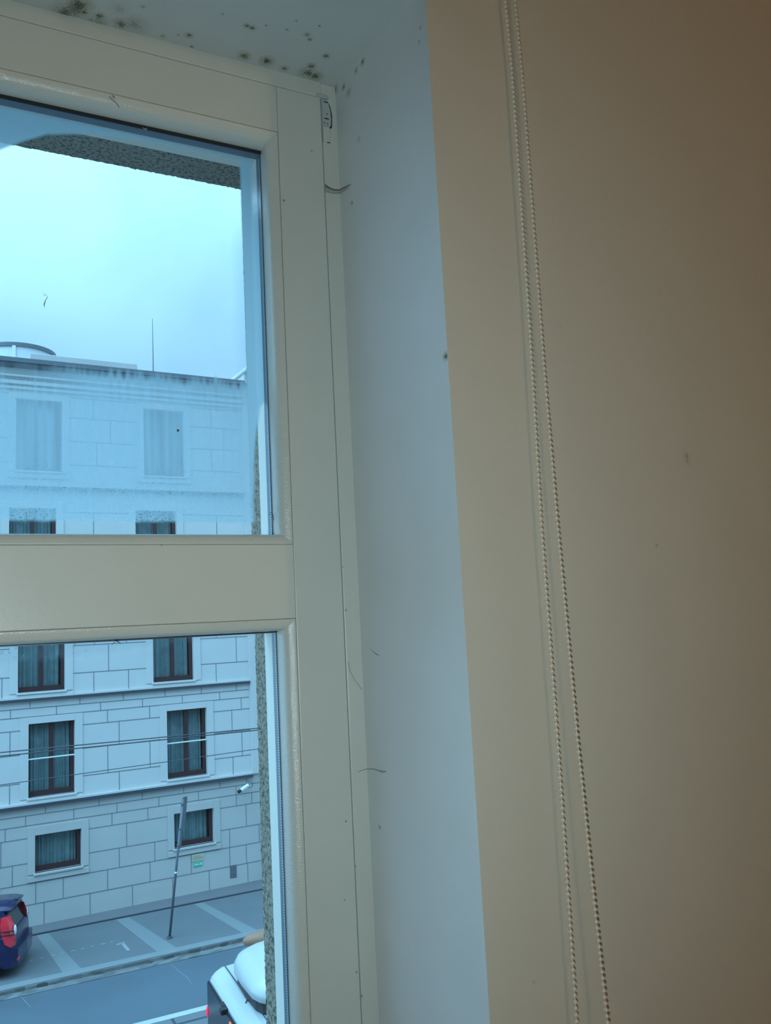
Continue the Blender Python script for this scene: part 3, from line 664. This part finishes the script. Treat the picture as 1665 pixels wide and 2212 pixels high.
# security camera
sc_ = empty('security_camera', on_facade(9.05, -.03, -4.62), (0, 0, FA), label='white security camera on the facade under the lower dark ledge, beside the roughcast edge', category='security camera')
bm = bmesh.new(); ax = [(.16, -.16, .06), (-.13, -.30, -.04)]; tube(bm, ax, .055, 16); mesh('camera_body', bm, M['white'], sc_, smooth=False)
bm = bmesh.new(); tube(bm, [(-.13, -.30, -.04), (-.20, -.335, -.065)], .050, 16); mesh('lens_hood', bm, M['black'], sc_)
bm = bmesh.new(); tube(bm, [(.03, .03, -.12), (.03, -.10, -.10), (.04, -.215, .0)], .022, 8); mesh('bracket', bm, M['white'], sc_)
bm = bmesh.new(); tube(bm, [(.16+.09*(1-math.cos(t)), -.1+.02*math.sin(t), .06-.10*math.sin(t)) for t in [i*2*PI/20 for i in range(19)]], .007, 6); mesh('cable', bm, M['black'], sc_)
# plaques and vent
pl = empty('wall_plaque', on_facade(7.68, 0, -6.50), (0, 0, FA), label='small sand coloured plaque under the ground floor window right of the sign post', category='plaque')
bm = bmesh.new(); box(bm, -.18, .18, -.02, 0, -.02, .17, bev=.004); mesh('plaque_board', bm, M['tan'], pl)
bm = bmesh.new(); box(bm, -.15, .15, -.023, -.019, .035, .045); box(bm, -.15, .15, -.023, -.019, .075, .083); box(bm, -.15, .10, -.023, -.019, .115, .123); mesh('plaque_lines', bm, M['walk'], pl)
gs = empty('direction_sign', on_facade(7.68, 0, -6.62), (0, 0, FA), label='small green sign with white marks fixed below the sand coloured plaque', category='sign')
bm = bmesh.new(); box(bm, -.13, .13, -.02, 0, -.055, .055, bev=.003); mesh('sign_board', bm, M['green'], gs)
bm = bmesh.new(); prism(bm, [(.07, -.024), (.11, -.024), (.11, -.020), (.07, -.020)], -.02, .03)
for i in range(5): box(bm, -.105+i*.03, -.088+i*.03, -.024, -.020, -.015, .02)
mesh('sign_marks', bm, M['white'], gs)
vt = empty('vent_grille', on_facade(8.745, 0, -7.01), (0, 0, FA), label='small dark grey vent grille low on the pale facade', category='vent')
bm = bmesh.new(); box(bm, -.10, .10, -.012, .0, -.18, .18, bev=.003); mesh('vent_panel', bm, M['ventgrey'], vt)
bm = bmesh.new()
for i in range(9): box(bm, -.085, .085, -.02, -.010, -.155+i*.036, -.143+i*.036)
mesh('vent_slats', bm, M['joint'], vt)

# leaning sign post
sp = empty('sign_post', (5.044, 22.56, ZG), label='leaning grey sign post with a plate seen nearly edge on', category='sign post')
lean = Vector((.405, 0, 3.34)).normalized()
def along(t, off=(0, 0, 0)): return lean*t + Vector(off)
bm = bmesh.new(); tube(bm, [along(0), along(3.33)], .032, 12); mesh('post', bm, M['steel'], sp, smooth=True)
bm = bmesh.new(); tube(bm, [along(0), along(.05)], .07, 12); mesh('post_foot', bm, M['steel'], sp)
bm = bmesh.new()
ex = Vector((.26, .42, 0)); ex.normalize(); ey = Vector((ex.y, -ex.x, 0)); pts = []
for px_, pz in ((-.02, .0), (.50, .03), (.50, .76), (.40, .84), (-.02, .86)): pts.append(along(2.50) + ex*px_*.75 + lean*pz)
loft(bm, [[p + ey*.006 for p in pts], [p - ey*.006 for p in pts]]); mesh('sign_plate', bm, M['steel'], sp)
bm = bmesh.new(); pts = [along(2.08)+ex*a+lean*b for a, b in ((-.02, 0), (.22, 0), (.22, .36), (-.02, .38))]
loft(bm, [[p + ey*.006 for p in pts], [p - ey*.006 for p in pts]]); mesh('sign_plate', bm, M['steel'], sp)
for t in (2.2, 2.6, 3.2):
    bm = bmesh.new(); tube(bm, [along(t-.02), along(t+.02)], .045, 12); mesh('clamp', bm, M['ventgrey'], sp)
for t in (1.55,):
    bm = bmesh.new(); tube(bm, [along(t-.02), along(t+.02)], .036, 12); mesh('tape_band', bm, M['clear'], sp)

# overhead wires along the street
def wire(label, z0, z1, rad=.013):
    b = bmesh.new(); n = 12
    tube(b, [(-12+36*i/n, 0, z0+(z1-z0)*(-13+36*i/n)/5.6 ) for i in range(n+1)], rad, 5)
    o = mesh('overhead_wire', b, M['ledge'], None, label=label, category='wire', group='overhead wires along the street'); o.location = (0, 20, 0); return o
wire('upper wire of the close pair stretched in front of the facade', -2.208, -2.266)
wire('lower wire of the close pair stretched in front of the facade', -2.282, -2.312)
wire('lowest overhead wire, running well below the close pair', -2.869, -2.750, .009)

# ------------------------------------------------------------------ parked car
car = empty('car', (0, 0, 0), label='dark blue hatchback car parked at the left with a tall red tail lamp', category='car')
hd = math.atan2(.29, -.956); car.location = (1.667-.956*2.0, 22.81+.29*2.0, ZG); car.rotation_euler = (0, 0, hd)
# local: +x is the front, +y the driver's left, z up; length 4, width 1.7, height 1.5
def sect(x, hw, zb, zt, crown=.03, n=6, tumble=0.0):
    """closed section, flat-ish sides with rounded shoulders"""
    P = []
    for sy in (1, -1):
        seq = [(hw*.90, zb), (hw*.99, zb+.10), (hw, zb+(zt-zb)*.45), (hw*(.985-tumble*.3), zb+(zt-zb)*.75), (hw*(.95-tumble), zt-.05), (hw*(.86-tumble), zt-.008), (hw*.45, zt+crown)]
        seq = [(x, sy*y, z) for y, z in seq]
        P += seq if sy == 1 else seq[::-1]
    return P
bm = bmesh.new()
loft(bm, [sect(-2.00, .70, .38, .86), sect(-1.97, .80, .30, .93), sect(-1.85, .84, .24, .97), sect(-1.4, .855, .20, .98), sect(-.6, .86, .18, .97), (sect(.5, .86, .18, .95)), sect(1.1, .85, .20, .92), sect(1.6, .83, .22, .84), sect(1.9, .76, .26, .72), sect(2.0, .62, .32, .58)])
bmesh.ops.subdivide_edges(bm, edges=bm.edges, cuts=1, smooth=.6, use_grid_fill=True)
mesh('body', bm, M['blue'], car, smooth=True)
def gh(x, hwb, hwt, zb, zt):
    P = []
    for sy in (1, -1):
        seq = [(hwb, zb), ((hwb*.55+hwt*.45), zb+(zt-zb)*.5), (hwt, zt-.05), (hwt*.93, zt)]
        seq = [(x, sy*y, z) for y, z in seq]; P += seq if sy == 1 else seq[::-1]
    return P
bm = bmesh.new()
loft(bm, [gh(-1.93, .76, .72, .92, .98), gh(-1.80, .80, .66, .93, 1.32), gh(-1.66, .82, .63, .93, 1.44), gh(-.8, .83, .63, .93, 1.49), gh(.1, .83, .62, .93, 1.48), gh(.55, .82, .61, .93, 1.36), gh(1.15, .80, .72, .90, .96)])
mesh('window_glass', bm, M['carglass'], car, smooth=False)
bm = bmesh.new()
loft(bm, [[(-1.90, y, z) for y, z in ((.60, 1.43), (0, 1.46), (-.60, 1.43), (-.60, 1.40), (.60, 1.40))], [(-1.70, y, z) for y, z in ((.66, 1.46), (0, 1.51), (-.66, 1.46), (-.66, 1.42), (.66, 1.42))],
          [(-.6, y, z) for y, z in ((.66, 1.49), (0, 1.545), (-.66, 1.49), (-.66, 1.45), (.66, 1.45))], [(.35, y, z) for y, z in ((.64, 1.45), (0, 1.50), (-.64, 1.45), (-.64, 1.41), (.64, 1.41))]])
mesh('roof_panel', bm, M['blue'], car, smooth=True)
# pillars: rear corner posts in body colour
for sy in (1, -1):
    bm = bmesh.new(); loft(bm, [[(-1.98, sy*.80, .92), (-1.55, sy*.86, .95), (-1.55, sy*.80, .95), (-1.93, sy*.70, .92)], [(-1.84, sy*.69, 1.30), (-1.62, sy*.70, 1.32), (-1.62, sy*.62, 1.32), (-1.80, sy*.60, 1.30)], [(-1.74, sy*.66, 1.45), (-1.60, sy*.67, 1.45), (-1.60, sy*.58, 1.45), (-1.70, sy*.58, 1.45)]])
    mesh('rear_pillar', bm, M['blue'], car)
for sy in (1, -1):
    lamp = empty('tail_lamp', (-1.93, sy*.78 if sy > 0 else -.68, 1.0)); lamp.parent = car
    if sy < 0: lamp.scale = (.6, .6, .8)
    bm = bmesh.new()
    loft(bm, [[(-.085, -sy*.12, -.30), (-.03, sy*.075, -.30), (.10, sy*.085, -.22), (.02, -sy*.05, -.25)], [(-.095, -sy*.12, -.06), (-.02, sy*.07, -.06), (.17, sy*.085, -.02), (.05, -sy*.05, -.06)],
              [(-.05, -sy*.13, .14), (.02, sy*.04, .14), (.20, sy*.07, .16), (.10, -sy*.05, .14)], [(.03, -sy*.14, .33), (.09, -sy*.02, .33), (.20, sy*.01, .34), (.16, -sy*.06, .33)]])
    mesh('red_lens', bm, M['red'], lamp)
    bm = bmesh.new(); bmesh.ops.create_uvsphere(bm, u_segments=16, v_segments=10, radius=1, matrix=Matrix.Translation((-.085, -sy*.08, .03)) @ Matrix.Diagonal((.03, .05, .11, 1))); mesh('reversing_light', bm, M['clear'], lamp, smooth=True)
    bm = bmesh.new()
    for z in (-.04, .04): box(bm, -.10, .165, min(sy*.06, sy*.092), max(sy*.06, sy*.092), z, z+.02)
    mesh('lens_rib', bm, M['black'], lamp)
bm = bmesh.new(); loft(bm, [[(x, y, z) for x, y in ((-1.95, -.82), (-2.08, -.70), (-2.12, 0), (-2.08, .70), (-1.95, .82), (-1.80, .84), (-1.80, -.84))] for z in (.25, .40, .56, .62)]); mesh('rear_bumper', bm, M['blue'], car, smooth=False)
for sy in (1, -1):
    bm = bmesh.new(); box(bm, -2.09, -2.03, min(sy*.55, sy*.72), max(sy*.55, sy*.72), .36, .42, bev=.01); mesh('reflector', bm, M['red'], car)
for x in (-1.28, 1.25):
    for sy in (1, -1):
        wh = empty('wheel', (x, sy*.76, .31)); wh.parent = car
        R90 = Matrix.Rotation(PI/2, 4, 'X')
        bm = bmesh.new(); bmesh.ops.create_cone(bm, cap_ends=True, segments=32, radius1=.31, radius2=.31, depth=.20, matrix=R90); bmesh.ops.bevel(bm, geom=bm.edges[:], offset=.02, segments=2, affect='EDGES'); mesh('tyre', bm, M['tyre'], wh)
        bm = bmesh.new(); bmesh.ops.create_cone(bm, cap_ends=True, segments=24, radius1=.19, radius2=.19, depth=.215, matrix=R90); mesh('rim', bm, M['rim'], wh)
bm = bmesh.new(); tube(bm, [(-1.3, 0, 1.52), (-1.55, 0, 1.72)], [.008, .004], 6); mesh('roof_aerial', bm, M['black'], car)
for sy in (1, -1):
    bm = bmesh.new(); box(bm, .62, .80, min(sy*.86, sy*1.00), max(sy*.86, sy*1.00), .95, 1.08, bev=.03); mesh('door_mirror', bm, M['black'], car)
bm = bmesh.new(); tube(bm, [(-1.90, -.25, 1.0), (-1.86, -.1, 1.12), (-1.83, .05, 1.18)], .012, 6); mesh('rear_wiper', bm, M['black'], car)

# ------------------------------------------------------------------ bus
bus = empty('bus', (3.10, 10.72, ZG), (0, 0, math.radians(-3.0)), label='white bus with rounded roof edge and black rear glass on the near lane', category='bus')
# local +x towards the front; rear face at x = 0; half width 1.27; roof at 3.05
def bsec(x, inset, zt, zb=.35):
    hw = 1.27-inset; rr = .20; P = []
    P += [(x, hw, zb)]
    for i in range(7):
        a = i/6*PI/2; P.append((x, hw-rr+rr*math.cos(a), zt-rr+rr*math.sin(a)))
    for i in range(7):
        a = PI/2+i/6*PI/2; P.append((x, -(hw-rr)+rr*math.cos(a), zt-rr+rr*math.sin(a)))
    P += [(x, -hw, zb)]
    return P
bm = bmesh.new()
loft(bm, [bsec(.0, .10, 2.93), bsec(.03, .06, 2.97), bsec(.09, .03, 3.01), bsec(.18, .0, 3.04), bsec(.34, 0, 3.05), bsec(6, 0, 3.05), bsec(11.7, 0, 3.05), bsec(11.95, .06, 2.9)])
mesh('body', bm, M['buswhite'], bus, smooth=False)
bm = bmesh.new(); box(bm, -.03, .02, -1.13, 1.13, 1.45, 2.90, bev=.02); mesh('rear_window', bm, M['busglass'], bus)
bm = bmesh.new(); box(bm, .5, 11.4, 1.262, 1.276, 1.25, 2.6); mesh('side_window', bm, M['busglass'], bus)
bm = bmesh.new(); box(bm, .5, 11.4, -1.276, -1.262, 1.25, 2.6); mesh('side_window', bm, M['busglass'], bus)
bm = bmesh.new(); box(bm, -.045, -.028, -.50, -.15, 2.35, 2.87); mesh('number_display', bm, M['orange'], bus)
bm = bmesh.new(); bmesh.ops.create_uvsphere(bm, u_segments=12, v_segments=8, radius=1, matrix=Matrix.Translation((-.03, 1.12, 2.52)) @ Matrix.Diagonal((.02, .035, .07, 1))); mesh('marker_lamp', bm, M['redlit'], bus, smooth=True)
bm = bmesh.new(); box(bm, -.09, .02, .07, .17, 2.86, 2.93, bev=.015); box(bm, -.05, .05, .17, .30, 2.91, 2.93); mesh('rear_camera', bm, M['black'], bus)
# roof seam
bm = bmesh.new()
tube(bm, [(.21, 1.10, 3.046), (.21, .2, 3.048), (.22, -.05, 3.05), (.16, -.16, 3.04)], .008, 5); tube(bm, [(.25, -.3, 3.05), (.25, -1.1, 3.045)], .006, 5); mesh('roof_seam', bm, M['ledge'], bus)
# air-conditioning pod
ac = empty('roof_pod', (.30, -.02, 3.05)); ac.parent = bus
def pod(zs, grow, x0=0.0):
    rings = []
    for z, ins in zs:
        P = []
        for i in range(28):
            a = i/28*2*PI; cx, cy = math.cos(a), math.sin(a); ex_ = .45
            X = 1.35*math.copysign(abs(cx)**ex_, cx); Y = .86*math.copysign(abs(cy)**ex_, cy)
            P.append((1.20 + X*(1-ins*.74)+x0, Y*(1-ins), z))
        rings.append(P)
    return rings
bm = bmesh.new(); loft(bm, pod([(0, .04), (.15, .04)], 0)); mesh('pod_base_shade', bm, M['black'], ac)  # black base, its colour also carries the shadow under the cover
bm = bmesh.new(); loft(bm, pod([(.14, .0), (.22, .0), (.31, .05), (.36, .14), (.385, .32)], 0)); mesh('pod_cover', bm, M['buswhite'], ac, smooth=True)
bm = bmesh.new(); loft(bm, [[(.15+x, y, z) for x, y, z in ((0, -.10, .386), (0, -.16, .30), (1.4, -.16, .30), (1.4, -.10, .386))], [(.15+x, y, z) for x, y, z in ((0, -.02, .386), (0, -.02, .30), (1.4, -.02, .30), (1.4, -.02, .386))]]); mesh('pod_groove', bm, M['roofgrey'], ac)
bm = bmesh.new(); bmesh.ops.create_uvsphere(bm, u_segments=24, v_segments=12, radius=1, matrix=Matrix.Translation((.62, .93, .28)) @ Matrix.Rotation(-.25, 4, 'Z') @ Matrix.Diagonal((.50, .15, .13, 1))); mesh('pod_lamp_cover', bm, M['copper'], ac, smooth=True)
